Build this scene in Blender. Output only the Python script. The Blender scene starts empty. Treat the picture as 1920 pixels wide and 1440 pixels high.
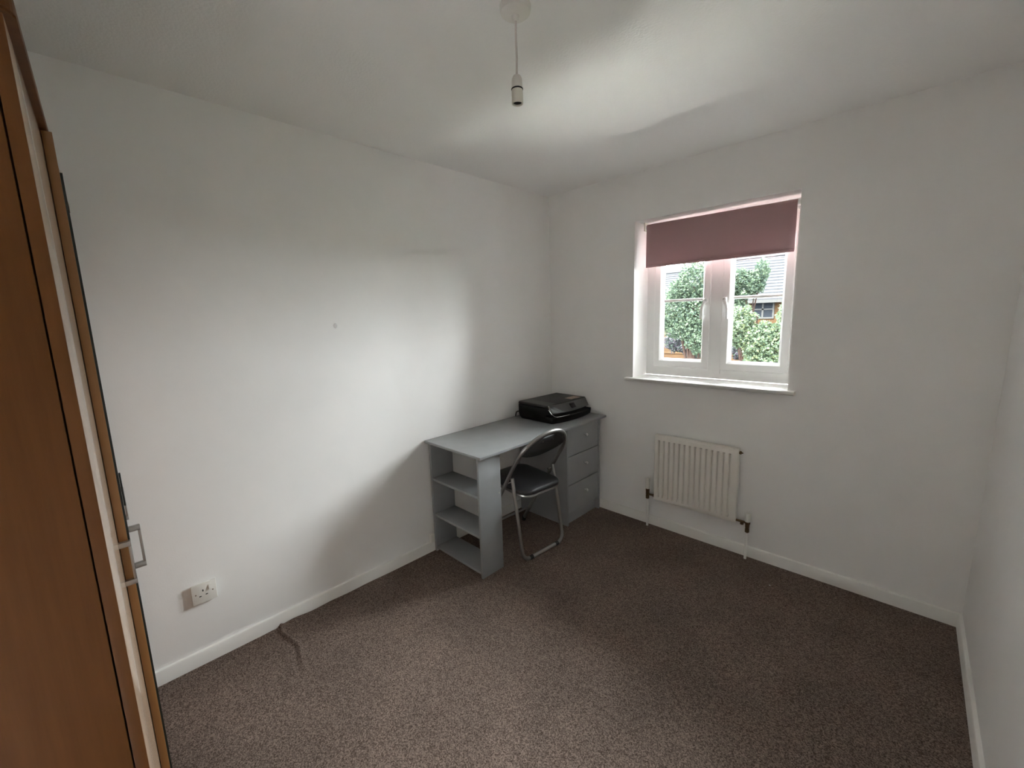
import bpy, bmesh, math, random
from mathutils import Vector, Matrix

random.seed(7)
S = bpy.context.scene
COL = S.collection
PI = math.pi
H = 2.4                                  # ceiling height

# ------------------------------------------------------------------ camera
cam_d = bpy.data.cameras.new('camera')
cam = bpy.data.objects.new('camera', cam_d)
COL.objects.link(cam)
S.camera = cam
FPX, YAW, PIT, ROL = 789.8065, -0.7796, -0.1566, -0.0313
cam_d.sensor_fit = 'HORIZONTAL'
cam_d.sensor_width = 36.0
cam_d.lens = 36.0 * FPX / 1920.0
cam_d.clip_start = 0.01
cam_d.clip_end = 300
_f = Vector((math.sin(YAW) * math.cos(PIT), math.cos(YAW) * math.cos(PIT), math.sin(PIT)))
_r = Vector((math.cos(YAW), -math.sin(YAW), 0.0))
_u = _r.cross(_f)
_R = math.cos(ROL) * _r + math.sin(ROL) * _u
_U = -math.sin(ROL) * _r + math.cos(ROL) * _u
cam.matrix_world = Matrix(((_R.x, _U.x, -_f.x, 2.1922), (_R.y, _U.y, -_f.y, -2.686),
                           (_R.z, _U.z, -_f.z, 1.4866), (0, 0, 0, 1)))

# ------------------------------------------------------------------ overcast sky, exposure
W = bpy.data.worlds.new('overcast_sky')
S.world = W
W.use_nodes = True
nt = W.node_tree
nt.nodes.clear()
tc = nt.nodes.new('ShaderNodeTexCoord')
sp = nt.nodes.new('ShaderNodeSeparateXYZ')
rp = nt.nodes.new('ShaderNodeValToRGB')
rp.color_ramp.elements[0].position = 0.0
rp.color_ramp.elements[0].color = (0.345, 0.355, 0.365, 1)
rp.color_ramp.elements[1].position = 1.0
rp.color_ramp.elements[1].color = (1.0, 1.02, 1.05, 1)
bg = nt.nodes.new('ShaderNodeBackground')
bg.inputs['Strength'].default_value = 1.0
ow = nt.nodes.new('ShaderNodeOutputWorld')
nt.links.new(tc.outputs['Generated'], sp.inputs[0])
nt.links.new(sp.outputs['Z'], rp.inputs[0])
nt.links.new(rp.outputs[0], bg.inputs['Color'])
nt.links.new(bg.outputs[0], ow.inputs['Surface'])

S.view_settings.view_transform = 'Standard'
S.view_settings.look = 'None'
S.view_settings.gamma = 1.0
S.view_settings.use_curve_mapping = False
S.view_settings.exposure = 7.2
S.cycles.max_bounces = 14
S.cycles.diffuse_bounces = 10
S.cycles.glossy_bounces = 4
S.cycles.transparent_max_bounces = 16
S.cycles.caustics_reflective = True
S.cycles.caustics_refractive = False
S.cycles.sample_clamp_indirect = 6.0
S.cycles.use_denoising = True

# weak sun added as fill, high behind the house: it lights the ground and gardens, not the room
sl = bpy.data.lights.new('added_sun', 'SUN')
sl.energy = 1.3
sl.angle = math.radians(25)
sl.color = (1.0, 0.97, 0.92)
so_ = bpy.data.objects.new('added_sun', sl)
so_.rotation_euler = (math.radians(32), 0, math.radians(-20))
COL.objects.link(so_)

# portal in the window opening: guides sampling of the sky, adds no light of its own
pl = bpy.data.lights.new('window_portal', 'AREA')
pl.shape = 'RECTANGLE'
pl.size, pl.size_y = 0.93, 1.06
pl.cycles.is_portal = True
po = bpy.data.objects.new('window_portal', pl)
po.location = (1.201, 0.262, 1.56)
po.rotation_euler = (-PI / 2, 0, 0)        # faces -y, into the room
COL.objects.link(po)


# ------------------------------------------------------------------ materials
def new_mat(name):
    m = bpy.data.materials.new(name)
    m.use_nodes = True
    n = m.node_tree.nodes
    return m, n, m.node_tree.links, n['Principled BSDF']


def mat(name, col, rough=0.5, metal=0.0, spec=0.5, bump=None, var=None, coat=0.0):
    """col; bump=(scale, strength, distance); var=(scale, amount) soft colour variation"""
    m, n, l, b = new_mat(name)
    b.inputs['Base Color'].default_value = (*col, 1)
    b.inputs['Roughness'].default_value = rough
    b.inputs['Metallic'].default_value = metal
    b.inputs['Specular IOR Level'].default_value = spec
    b.inputs['Coat Weight'].default_value = coat
    b.inputs['Coat Roughness'].default_value = 0.05
    if bump or var:
        t = n.new('ShaderNodeTexCoord')
    if var:
        z = n.new('ShaderNodeTexNoise')
        z.inputs['Scale'].default_value = var[0]
        z.inputs['Detail'].default_value = 4
        l.new(t.outputs['Object'], z.inputs['Vector'])
        r = n.new('ShaderNodeValToRGB')
        r.color_ramp.elements[0].position = 0.3
        r.color_ramp.elements[1].position = 0.7
        a = var[1]
        r.color_ramp.elements[0].color = (*[c * (1 - a) for c in col], 1)
        r.color_ramp.elements[1].color = (*[min(1, c * (1 + a)) for c in col], 1)
        l.new(z.outputs['Fac'], r.inputs[0])
        l.new(r.outputs[0], b.inputs['Base Color'])
    if bump:
        z = n.new('ShaderNodeTexNoise')
        z.inputs['Scale'].default_value = bump[0]
        z.inputs['Detail'].default_value = 3
        l.new(t.outputs['Object'], z.inputs['Vector'])
        q = n.new('ShaderNodeBump')
        q.inputs['Strength'].default_value = bump[1]
        q.inputs['Distance'].default_value = bump[2]
        l.new(z.outputs['Fac'], q.inputs['Height'])
        l.new(q.outputs[0], b.inputs['Normal'])
    return m


M = {}
M['wall'] = mat('wall_paint', (0.893, 0.886, 0.872), 0.65, spec=0.3, bump=(160, 0.12, 0.002), var=(3, 0.02))
M['ceil'] = mat('stippled_ceiling_paint', (0.91, 0.903, 0.89), 0.9, spec=0.05, bump=(105, 0.35, 0.004))
M['gloss'] = mat('white_gloss_paint', (0.88, 0.87, 0.84), 0.35, bump=(30, 0.05, 0.002))
M['upvc'] = mat('white_upvc', (0.90, 0.90, 0.89), 0.28)
M['gasket'] = mat('dark_rubber', (0.02, 0.02, 0.022), 0.6)
M['hole'] = mat('dark_hole', (0.008, 0.008, 0.008), 0.8)
M['plastic'] = mat('white_plastic', (0.80, 0.78, 0.73), 0.35)
M['oldplastic'] = mat('cream_plastic', (0.72, 0.69, 0.60), 0.4)
M['rad'] = mat('radiator_enamel', (0.84, 0.81, 0.755), 0.25)
M['brass'] = mat('tarnished_brass', (0.16, 0.10, 0.05), 0.45, metal=0.8)
M['desk'] = mat('grey_laminate', (0.30, 0.308, 0.318), 0.27, spec=0.9, bump=(300, 0.05, 0.001), var=(8, 0.04))
M['knob'] = mat('grey_plastic_knob', (0.5, 0.5, 0.5), 0.3)
M['tube'] = mat('silver_painted_tube', (0.36, 0.35, 0.34), 0.3, metal=0.85)
M['vinyl'] = mat('black_vinyl', (0.028, 0.028, 0.031), 0.42, bump=(260, 0.15, 0.001))
M['pad'] = mat('black_backrest_plastic', (0.045, 0.045, 0.045), 0.5, bump=(300, 0.1, 0.001))
M['rubber'] = mat('black_rubber', (0.012, 0.012, 0.012), 0.6)
M['chrome'] = mat('chrome', (0.7, 0.7, 0.7), 0.18, metal=1.0)
M['prtl'] = mat('printer_lid_black', (0.013, 0.0125, 0.012), 0.45, bump=(500, 0.08, 0.0006))
M['prt'] = mat('printer_matt_black', (0.005, 0.005, 0.005), 0.5, spec=0.2, bump=(500, 0.08, 0.0006))
M['prtg'] = mat('printer_gloss_black', (0.006, 0.006, 0.007), 0.16, spec=1.0)
M['prtg'].node_tree.nodes['Principled BSDF'].inputs['IOR'].default_value = 1.72
M['lcd'] = mat('printer_screen', (0.03, 0.03, 0.035), 0.15)
M['sticker'] = mat('printed_sticker', (0.45, 0.33, 0.27), 0.5, var=(60, 0.12))
M['nickel'] = mat('satin_nickel', (0.42, 0.39, 0.37), 0.35, metal=0.9)
M['cord'] = mat('pvc_cord', (0.62, 0.57, 0.54), 0.45)
M['mirror'] = mat('mirror_glass', (0.75, 0.78, 0.77), 0.02, metal=1.0)
M['mirroredge'] = mat('mirror_edge', (0.012, 0.018, 0.016), 0.3)
M['lint'] = mat('white_lint', (0.7, 0.7, 0.68), 0.9)
M['scuff'] = mat('grey_scuff', (0.66, 0.64, 0.63), 0.8)


def wood_mat(name, c0, c1, rough):
    m, n, l, b = new_mat(name)
    t = n.new('ShaderNodeTexCoord')
    mp = n.new('ShaderNodeMapping')
    mp.inputs['Scale'].default_value = (28, 28, 1.6)
    z = n.new('ShaderNodeTexNoise')
    z.inputs['Scale'].default_value = 2.2
    z.inputs['Detail'].default_value = 8
    z.inputs['Roughness'].default_value = 0.65
    r = n.new('ShaderNodeValToRGB')
    r.color_ramp.elements[0].position = 0.3
    r.color_ramp.elements[1].position = 0.7
    r.color_ramp.elements[0].color = (*c0, 1)
    r.color_ramp.elements[1].color = (*c1, 1)
    l.new(t.outputs['Object'], mp.inputs[0])
    l.new(mp.outputs[0], z.inputs['Vector'])
    l.new(z.outputs['Fac'], r.inputs[0])
    l.new(r.outputs[0], b.inputs['Base Color'])
    b.inputs['Roughness'].default_value = rough
    return m


M['beech'] = wood_mat('beech_laminate', (0.21, 0.085, 0.022), (0.26, 0.108, 0.030), 0.14)
M['beech_shaded'] = wood_mat('shaded_beech_laminate', (0.125, 0.045, 0.0095), (0.16, 0.060, 0.0135), 0.5)  # shaded copy of the wardrobe wood: dimness put into the colour
M['beech_shaded'].node_tree.nodes['Principled BSDF'].inputs['Specular IOR Level'].default_value = 0.25
M['beech_sheen'] = wood_mat('beech_front_painted_sheen', (0.54, 0.395, 0.285), (0.60, 0.44, 0.32), 0.16)  # near door's grazing reflection painted in as a paler colour
M['beech_lit'] = wood_mat('lit_beech_laminate', (0.26, 0.125, 0.040), (0.31, 0.15, 0.048), 0.4)  # lighter copy of the same wood: window light put into the colour


def carpet_mat():
    m, n, l, b = new_mat('brown_twist_carpet')
    t = n.new('ShaderNodeTexCoord')
    v = n.new('ShaderNodeTexVoronoi')
    v.inputs['Scale'].default_value = 290
    z = n.new('ShaderNodeTexNoise')
    z.inputs['Scale'].default_value = 190
    z.inputs['Detail'].default_value = 5
    z.inputs['Roughness'].default_value = 0.7
    big = n.new('ShaderNodeTexNoise')
    big.inputs['Scale'].default_value = 3.0
    big.inputs['Detail'].default_value = 3
    for q in (v, z, big):
        l.new(t.outputs['Object'], q.inputs['Vector'])
    sep = n.new('ShaderNodeSeparateColor')
    l.new(v.outputs['Color'], sep.inputs[0])
    ad = n.new('ShaderNodeMath')
    ad.operation = 'ADD'
    l.new(sep.outputs[0], ad.inputs[0])
    l.new(z.outputs['Fac'], ad.inputs[1])
    hf = n.new('ShaderNodeMath')
    hf.operation = 'MULTIPLY'
    hf.inputs[1].default_value = 0.5
    l.new(ad.outputs[0], hf.inputs[0])
    r = n.new('ShaderNodeValToRGB')
    e = r.color_ramp.elements
    e[0].position, e[0].color = 0.22, (0.070, 0.049, 0.039, 1)
    e[1].position, e[1].color = 0.78, (0.33, 0.252, 0.215, 1)
    k = e.new(0.5)
    k.color = (0.182, 0.137, 0.115, 1)
    l.new(hf.outputs[0], r.inputs[0])
    r2 = n.new('ShaderNodeValToRGB')
    r2.color_ramp.elements[0].position = 0.35
    r2.color_ramp.elements[1].position = 0.65
    r2.color_ramp.elements[0].color = (0.86, 0.86, 0.86, 1)
    r2.color_ramp.elements[1].color = (1.06, 1.05, 1.04, 1)
    l.new(big.outputs['Fac'], r2.inputs[0])
    mx = n.new('ShaderNodeMix')
    mx.data_type = 'RGBA'
    mx.blend_type = 'MULTIPLY'
    mx.inputs['Factor'].default_value = 1.0
    l.new(r.outputs[0], mx.inputs[6])
    l.new(r2.outputs[0], mx.inputs[7])
    l.new(mx.outputs[2], b.inputs['Base Color'])
    b.inputs['Roughness'].default_value = 1.0
    b.inputs['Specular IOR Level'].default_value = 0.05
    bp = n.new('ShaderNodeBump')
    bp.inputs['Strength'].default_value = 0.9
    bp.inputs['Distance'].default_value = 0.006
    l.new(hf.outputs[0], bp.inputs['Height'])
    l.new(bp.outputs[0], b.inputs['Normal'])
    return m


M['carpet'] = carpet_mat()


def glass_mat():
    m, n, l, b = new_mat('thin_window_glass')
    n.remove(b)
    tr = n.new('ShaderNodeBsdfTransparent')
    tr.inputs[0].default_value = (0.93, 0.95, 0.94, 1)
    gl = n.new('ShaderNodeBsdfGlossy')
    gl.inputs['Roughness'].default_value = 0.0
    fr = n.new('ShaderNodeFresnel')
    fr.inputs[0].default_value = 1.45
    mx = n.new('ShaderNodeMixShader')
    l.new(fr.outputs[0], mx.inputs[0])
    l.new(tr.outputs[0], mx.inputs[1])
    l.new(gl.outputs[0], mx.inputs[2])
    l.new(mx.outputs[0], n['Material Output'].inputs[0])
    return m


M['glass'] = glass_mat()


def cloth_mat(name, col, trans, amount):
    m, n, l, b = new_mat(name)
    t = n.new('ShaderNodeTexCoord')
    w1 = n.new('ShaderNodeTexNoise')
    w1.inputs['Scale'].default_value = 400
    l.new(t.outputs['Object'], w1.inputs['Vector'])
    bp = n.new('ShaderNodeBump')
    bp.inputs['Strength'].default_value = 0.2
    bp.inputs['Distance'].default_value = 0.001
    l.new(w1.outputs['Fac'], bp.inputs['Height'])
    l.new(bp.outputs[0], b.inputs['Normal'])
    b.inputs['Base Color'].default_value = (*col, 1)
    b.inputs['Roughness'].default_value = 0.8
    b.inputs['Specular IOR Level'].default_value = 0.15
    tl = n.new('ShaderNodeBsdfTranslucent')
    tl.inputs[0].default_value = (*trans, 1)
    mx = n.new('ShaderNodeMixShader')
    mx.inputs[0].default_value = amount
    l.new(b.outputs[0], mx.inputs[1])
    l.new(tl.outputs[0], mx.inputs[2])
    l.new(mx.outputs[0], n['Material Output'].inputs[0])
    return m


M['blind'] = cloth_mat('dusty_pink_blind_fabric', (0.52, 0.34, 0.35), (0.38, 0.25, 0.26), 0.12)


def leaf_mat(name, col):
    m, n, l, b = new_mat(name)
    b.inputs['Base Color'].default_value = (*col, 1)
    b.inputs['Roughness'].default_value = 0.6
    b.inputs['Specular IOR Level'].default_value = 0.08
    tl = n.new('ShaderNodeBsdfTranslucent')
    tl.inputs[0].default_value = (*[c * 1.0 for c in col], 1)
    mx = n.new('ShaderNodeMixShader')
    mx.inputs[0].default_value = 0.35
    l.new(b.outputs[0], mx.inputs[1])
    l.new(tl.outputs[0], mx.inputs[2])
    l.new(mx.outputs[0], n['Material Output'].inputs[0])
    return m


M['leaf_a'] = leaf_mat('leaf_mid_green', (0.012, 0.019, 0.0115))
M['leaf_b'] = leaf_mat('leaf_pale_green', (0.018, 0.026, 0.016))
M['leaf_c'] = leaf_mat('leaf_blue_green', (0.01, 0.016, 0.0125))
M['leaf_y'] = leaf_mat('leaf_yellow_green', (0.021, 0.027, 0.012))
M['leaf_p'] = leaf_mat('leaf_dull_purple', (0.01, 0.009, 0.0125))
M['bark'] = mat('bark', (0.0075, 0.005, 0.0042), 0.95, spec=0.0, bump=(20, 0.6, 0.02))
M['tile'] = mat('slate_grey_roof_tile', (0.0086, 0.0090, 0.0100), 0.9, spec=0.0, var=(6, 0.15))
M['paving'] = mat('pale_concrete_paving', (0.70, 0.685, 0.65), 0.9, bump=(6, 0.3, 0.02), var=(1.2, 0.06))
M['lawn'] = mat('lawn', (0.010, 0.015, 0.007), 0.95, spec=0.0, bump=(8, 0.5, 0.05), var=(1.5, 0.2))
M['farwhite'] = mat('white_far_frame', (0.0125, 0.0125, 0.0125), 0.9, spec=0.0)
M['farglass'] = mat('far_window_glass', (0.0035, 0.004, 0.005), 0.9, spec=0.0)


def brick_mat(name, c1, c2, mortar):
    m, n, l, b = new_mat(name)
    t = n.new('ShaderNodeTexCoord')
    mp = n.new('ShaderNodeMapping')
    mp.inputs['Rotation'].default_value = (PI / 2, 0, 0)
    k = n.new('ShaderNodeTexBrick')
    k.inputs['Color1'].default_value = (*c1, 1)
    k.inputs['Color2'].default_value = (*c2, 1)
    k.inputs['Mortar'].default_value = (*mortar, 1)
    k.inputs['Scale'].default_value = 1.0
    k.inputs['Brick Width'].default_value = 0.225
    k.inputs['Row Height'].default_value = 0.075
    k.inputs['Mortar Size'].default_value = 0.006
    l.new(t.outputs['Object'], mp.inputs[0])
    l.new(mp.outputs[0], k.inputs['Vector'])
    l.new(k.outputs['Color'], b.inputs['Base Color'])
    b.inputs['Roughness'].default_value = 0.95
    b.inputs['Specular IOR Level'].default_value = 0.0
    return m


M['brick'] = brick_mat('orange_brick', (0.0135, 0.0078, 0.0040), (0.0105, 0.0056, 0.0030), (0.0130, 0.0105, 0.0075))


# ------------------------------------------------------------------ mesh helpers
class MB:
    """collects shapes and links them as ONE mesh object"""

    def __init__(self):
        self.bm = bmesh.new()

    def box(self, x0, x1, y0, y1, z0, z1, bev=0.0, seg=2, mi=0):
        vs = [self.bm.verts.new((x, y, z)) for x in (x0, x1) for y in (y0, y1) for z in (z0, z1)]
        f = [(0, 1, 3, 2), (4, 6, 7, 5), (0, 4, 5, 1), (2, 3, 7, 6), (0, 2, 6, 4), (1, 5, 7, 3)]
        fs = [self.bm.faces.new([vs[i] for i in q]) for q in f]
        for q in fs:
            q.material_index = mi
        if bev:
            es = list({e for q in fs for e in q.edges})
            bmesh.ops.bevel(self.bm, geom=es, offset=bev, segments=seg, affect='EDGES', profile=0.5)
        return self

    def grid(self, rows, close_u=False, close_v=False, caps=False):
        """rows: list of lists of points, all the same length"""
        V = [[self.bm.verts.new(p) for p in r] for r in rows]
        n, k = len(V), len(V[0])
        for i in range(n if close_u else n - 1):
            for j in range(k if close_v else k - 1):
                a, b = V[i], V[(i + 1) % n]
                self.bm.faces.new((a[j], a[(j + 1) % k], b[(j + 1) % k], b[j]))
        if caps and not close_u:
            self.bm.faces.new(V[0][::-1])
            self.bm.faces.new(V[-1])
        return self

    def tube(self, pts, r, n=10, closed=False, caps=True, scale=None):
        P = [Vector(p) for p in pts]
        k = len(P)
        T = []
        for i in range(k):
            a = P[(i - 1) % k] if (closed or i > 0) else P[i]
            b = P[(i + 1) % k] if (closed or i < k - 1) else P[i]
            T.append((b - a).normalized())
        up = Vector((0, 0, 1)) if abs(T[0].z) < 0.9 else Vector((1, 0, 0))
        N = (up - T[0] * up.dot(T[0])).normalized()
        rows = []
        for i in range(k):
            N = (N - T[i] * N.dot(T[i])).normalized()
            B = T[i].cross(N)
            rr = r[i] if isinstance(r, (list, tuple)) else r
            rows.append([P[i] + rr * (math.cos(2 * PI * j / n) * N + math.sin(2 * PI * j / n) * B) for j in range(n)])
        return self.grid(rows, close_u=closed, close_v=True, caps=caps)

    def lathe(self, prof, c, n=24, axis='z', caps=True):
        """prof: (radius, height) pairs along the axis through c"""
        rows = []
        for r, h in prof:
            row = []
            for j in range(n):
                a = 2 * PI * j / n
                p, q = r * math.cos(a), r * math.sin(a)
                v = {'z': (p, q, h), 'x': (h, p, q), 'y': (q, h, p)}[axis]
                row.append((c[0] + v[0], c[1] + v[1], c[2] + v[2]))
            rows.append(row)
        return self.grid(rows, close_v=True, caps=caps)

    def prism(self, poly, axis, a, b, bev=0.0):
        """poly: 2D points in the other two axes (x,y)/(x,z)/(y,z); extruded from a to b along axis"""
        def p3(q, t):
            return {'z': (q[0], q[1], t), 'y': (q[0], t, q[1]), 'x': (t, q[0], q[1])}[axis]
        v0 = [self.bm.verts.new(p3(q, a)) for q in poly]
        v1 = [self.bm.verts.new(p3(q, b)) for q in poly]
        fs = [self.bm.faces.new(v0), self.bm.faces.new(v1[::-1])]
        n = len(poly)
        for i in range(n):
            fs.append(self.bm.faces.new((v0[i], v1[i], v1[(i + 1) % n], v0[(i + 1) % n])))
        if bev:
            bmesh.ops.bevel(self.bm, geom=list({e for f in fs for e in f.edges}), offset=bev, segments=2, affect='EDGES')
        return self

    def build(self, name, m, parent=None, smooth=True, angle=35, xf=None):
        bmesh.ops.recalc_face_normals(self.bm, faces=self.bm.faces)
        if xf:
            bmesh.ops.transform(self.bm, matrix=xf, verts=self.bm.verts)
        if smooth:
            lim = math.radians(angle)
            for f in self.bm.faces:
                f.smooth = True
            for e in self.bm.edges:
                if len(e.link_faces) == 2 and e.calc_face_angle(0) > lim:
                    e.smooth = False
        me = bpy.data.meshes.new(name)
        self.bm.to_mesh(me)
        self.bm.free()
        for q in (m if isinstance(m, (list, tuple)) else (m,)):
            me.materials.append(q)
        o = bpy.data.objects.new(name, me)
        COL.objects.link(o)
        if parent:
            o.parent = parent
        return o


def tag(o, label=None, cat=None, group=None, kind=None):
    if label: o['label'] = label
    if cat: o['category'] = cat
    if group: o['group'] = group
    if kind: o['kind'] = kind
    return o


def empty(name, loc, rz=0.0):
    o = bpy.data.objects.new(name, None)
    o.empty_display_size = 0.1
    COL.objects.link(o)
    o.location = loc
    o.rotation_euler = (0, 0, rz)
    return o


def box(name, m, parent, *b, bev=0.0015):
    return MB().box(*b, bev=bev).build(name, m, parent)


def arc(cx, cy, r, a0, a1, n):
    return [(cx + r * math.cos(a0 + (a1 - a0) * i / n), cy + r * math.sin(a0 + (a1 - a0) * i / n)) for i in range(n + 1)]


# ------------------------------------------------------------------ room shell
WX0, WX1, WZ0, WZ1 = 0.735, 1.668, 1.032, 2.091      # window opening
BACK = -3.30


def wall_right_x(y, z):
    return 2.420 + 0.018 * -y + 0.035 * z / H


# floor: carpet with its creases and lifted edge
def carpet_height(x, y):
    h = 0.0
    # ridge running out from the left wall
    if 0.0 < x < 0.40:
        yc = -2.172 - 0.012 * math.sin(x * 22) - 0.03 * max(0, x - 0.2)
        amp = 0.010 * (1 - x / 0.40) ** 0.8 + 0.001
        d = y - yc
        h += amp * math.exp(-(d / 0.009) ** 2)
        h -= 0.003 * math.exp(-((d + 0.022) / 0.012) ** 2)
    # loose edge along the left wall
    e = math.exp(-(x / 0.05) ** 2)
    h += e * (0.013 * math.exp(-((y + 2.12) / 0.07) ** 2) + 0.006 * math.exp(-((y + 1.93) / 0.08) ** 2)
              + 0.004 * math.exp(-((y + 1.72) / 0.10) ** 2))
    # short crease near the wardrobe
    t = (y + 2.57) / 0.05
    if abs(t) < 1.6:
        xc = 0.334 + 0.13 * (y + 2.57)
        h -= 0.006 * math.exp(-((x - xc) / 0.010) ** 2) * math.exp(-t * t)
    return h


def breaks(a, b, step, fine=()):
    out = []
    v = a
    while v < b - 1e-6:
        out.append(v)
        s = step
        for lo, hi, fs in fine:
            if lo <= v < hi:
                s = fs
        v += s
    out.append(b)
    return out


xs = breaks(0.0, 2.62, 0.05, [(0.0, 0.45, 0.008)])
ys = breaks(BACK, 0.0, 0.05, [(-2.66, -2.48, 0.008), (-2.30, -2.0, 0.006), (-2.0, -1.6, 0.02)])
m_ = MB()
m_.grid([[(x, y, carpet_height(x, y)) for y in ys] for x in xs])
tag(m_.build('floor', M['carpet'], angle=180), 'dark brown speckled carpet with a crease by the left wall', kind='structure')

MB().box(-0.15, 2.75, BACK - 0.15, 0.30, H, H + 0.12).build('ceiling', M['ceil'])['kind'] = 'structure'

# far wall with the window opening and its deep reveals
m_ = MB()
gx, gz = (-0.15, WX0, WX1, 2.75), (-0.12, WZ0, WZ1, H)
v = {(i, j, k): m_.bm.verts.new((gx[i], (0.0, 0.250)[k], gz[j])) for i in range(4) for j in range(4) for k in range(2)}
for i in range(3):
    for j in range(3):
        if (i, j) == (1, 1):
            continue
        for k in range(2):
            m_.bm.faces.new([v[i, j, k], v[i + 1, j, k], v[i + 1, j + 1, k], v[i, j + 1, k]])
for a, b in (((1, 1), (2, 1)), ((2, 1), (2, 2)), ((2, 2), (1, 2)), ((1, 2), (1, 1))):
    m_.bm.faces.new([v[(*a, 0)], v[(*b, 0)], v[(*b, 1)], v[(*a, 1)]])
for i in range(3):
    for j in (0, 3):
        m_.bm.faces.new([v[i, j, 0], v[i + 1, j, 0], v[i + 1, j, 1], v[i, j, 1]])
        m_.bm.faces.new([v[j, i, 0], v[j, i + 1, 0], v[j, i + 1, 1], v[j, i, 1]])
m_.build('wall_back', M['wall'], smooth=False)['kind'] = 'structure'

wl = MB().box(-0.15, 0.0, BACK - 0.15, 0.0, -0.12, H).build('wall_left', M['wall'], smooth=False)
wl['kind'] = 'structure'
sc = MB()
sc.lathe([(0.011, 0.0), (0.010, 0.0008), (0.005, 0.0012)], (0, 0, 0), 10, 'x')
sc.build('scuff', M['scuff'], wl, xf=Matrix.Translation((0.0, -1.754, 1.472)) @ Matrix.Diagonal((1, 0.8, 1.2, 1)))

m_ = MB()
cs = [(-0.0, 0.0), (BACK, 0.0), (BACK, H), (0.0, H)]
a = [m_.bm.verts.new((wall_right_x(y, z), y, z)) for y, z in cs]
b = [m_.bm.verts.new((wall_right_x(y, z) + 0.12, y, z)) for y, z in cs]
m_.bm.faces.new(a); m_.bm.faces.new(b[::-1])
for i in range(4):
    m_.bm.faces.new((a[i], b[i], b[(i + 1) % 4], a[(i + 1) % 4]))
m_.build('wall_right', M['wall'], smooth=False)['kind'] = 'structure'
# wall behind the camera; its doorway and the windowed landing are unseen, added for fill
DX0, DX1, DH = 1.50, 2.28, 1.98
m_ = MB()
m_.prism([(-0.15, -0.12), (DX0, -0.12), (DX0, DH), (DX1, DH), (DX1, -0.12), (2.75, -0.12), (2.75, H), (-0.15, H)], 'y', BACK - 0.12, BACK)
m_.build('wall_front', M['wall'], smooth=False)['kind'] = 'structure'
m_ = MB()
for x0, x1, z0, z1 in ((DX0 - 0.06, DX0 + 0.012, 0, DH + 0.06), (DX1 - 0.012, DX1 + 0.06, 0, DH + 0.06), (DX0 + 0.0121, DX1 - 0.0121, DH - 0.012, DH + 0.06)):
    m_.box(x0, x1, BACK - 0.125, BACK + 0.014, z0, z1, bev=0.003)
m_.build('door_1', M['gloss'])['kind'] = 'structure'
LY = BACK - 1.35
MB().box(0.60, 4.2, LY, BACK - 0.12, -0.12, 0.0).build('floor_fill_landing', M['carpet'], smooth=False)['kind'] = 'structure'
MB().box(0.60, 4.2, LY, BACK - 0.12, H, H + 0.12).build('ceiling_fill_landing', M['ceil'], smooth=False)['kind'] = 'structure'
MB().box(0.60, 4.3, LY - 0.12, LY, -0.12, H + 0.12).build('wall_fill_landing', M['wall'], smooth=False)['kind'] = 'structure'
MB().box(0.48, 0.60, LY - 0.12, BACK - 0.12, -0.12, H + 0.12).build('wall_fill_landing_left', M['wall'], smooth=False)['kind'] = 'structure'
MB().box(2.75, 4.3, BACK - 0.12, BACK, -0.12, H + 0.12).build('wall_fill_landing_side', M['wall'], smooth=False)['kind'] = 'structure'
m_ = MB()                                       # end wall of the added landing; opening lets in fill daylight
y0, y1 = LY, BACK - 0.12
for a0, a1, b0, b1 in ((y0, y0 + 0.55, 1.2, 1.75), (y1 - 0.55, y1, 1.2, 1.75), (y0, y1, -0.12, 1.2), (y0, y1, 1.75, H + 0.12)):
    m_.box(4.2, 4.3, a0, a1, b0, b1)
m_.build('wall_fill_landing_right', M['wall'], smooth=False)['kind'] = 'structure'

# baseboards: square-edged with an eased top
BT, BH = 0.015, 0.066


def bprof(t, h):
    return [(0.0, 0.0), (t, 0.0), (t, h - 0.006), (t - 0.003, h - 0.001), (t - 0.006, h), (0.0, h)]


MB().prism(bprof(BT, BH), 'y', BACK, 0.0).build('baseboard_left', M['gloss'])['kind'] = 'structure'
MB().prism([(-d, z) for d, z in bprof(BT, BH)], 'x', BT, 2.42).build('baseboard_back', M['gloss'])['kind'] = 'structure'
m_ = MB()
m_.grid([[(wall_right_x(y, 0) - d + 0.035 * z / H, y, z) for d, z in bprof(BT, BH)] for y in (-BT, BACK)], close_v=True, caps=True)
m_.build('baseboard_right', M['gloss'])['kind'] = 'structure'

# ------------------------------------------------------------------ window
win = empty('window_1', (1.2015, 0.185, WZ0))
tag(win, 'white two-casement window in the deep wall recess', kind='structure')


def wpart(mb, name, m, parent=win, **k):
    """window parts are written in room coordinates and stored relative to the window"""
    return mb.build(name, m, parent, xf=Matrix.Translation((-1.2015, -0.185, -WZ0)), **k)


FY0, FY1 = 0.188, 0.236


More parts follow.
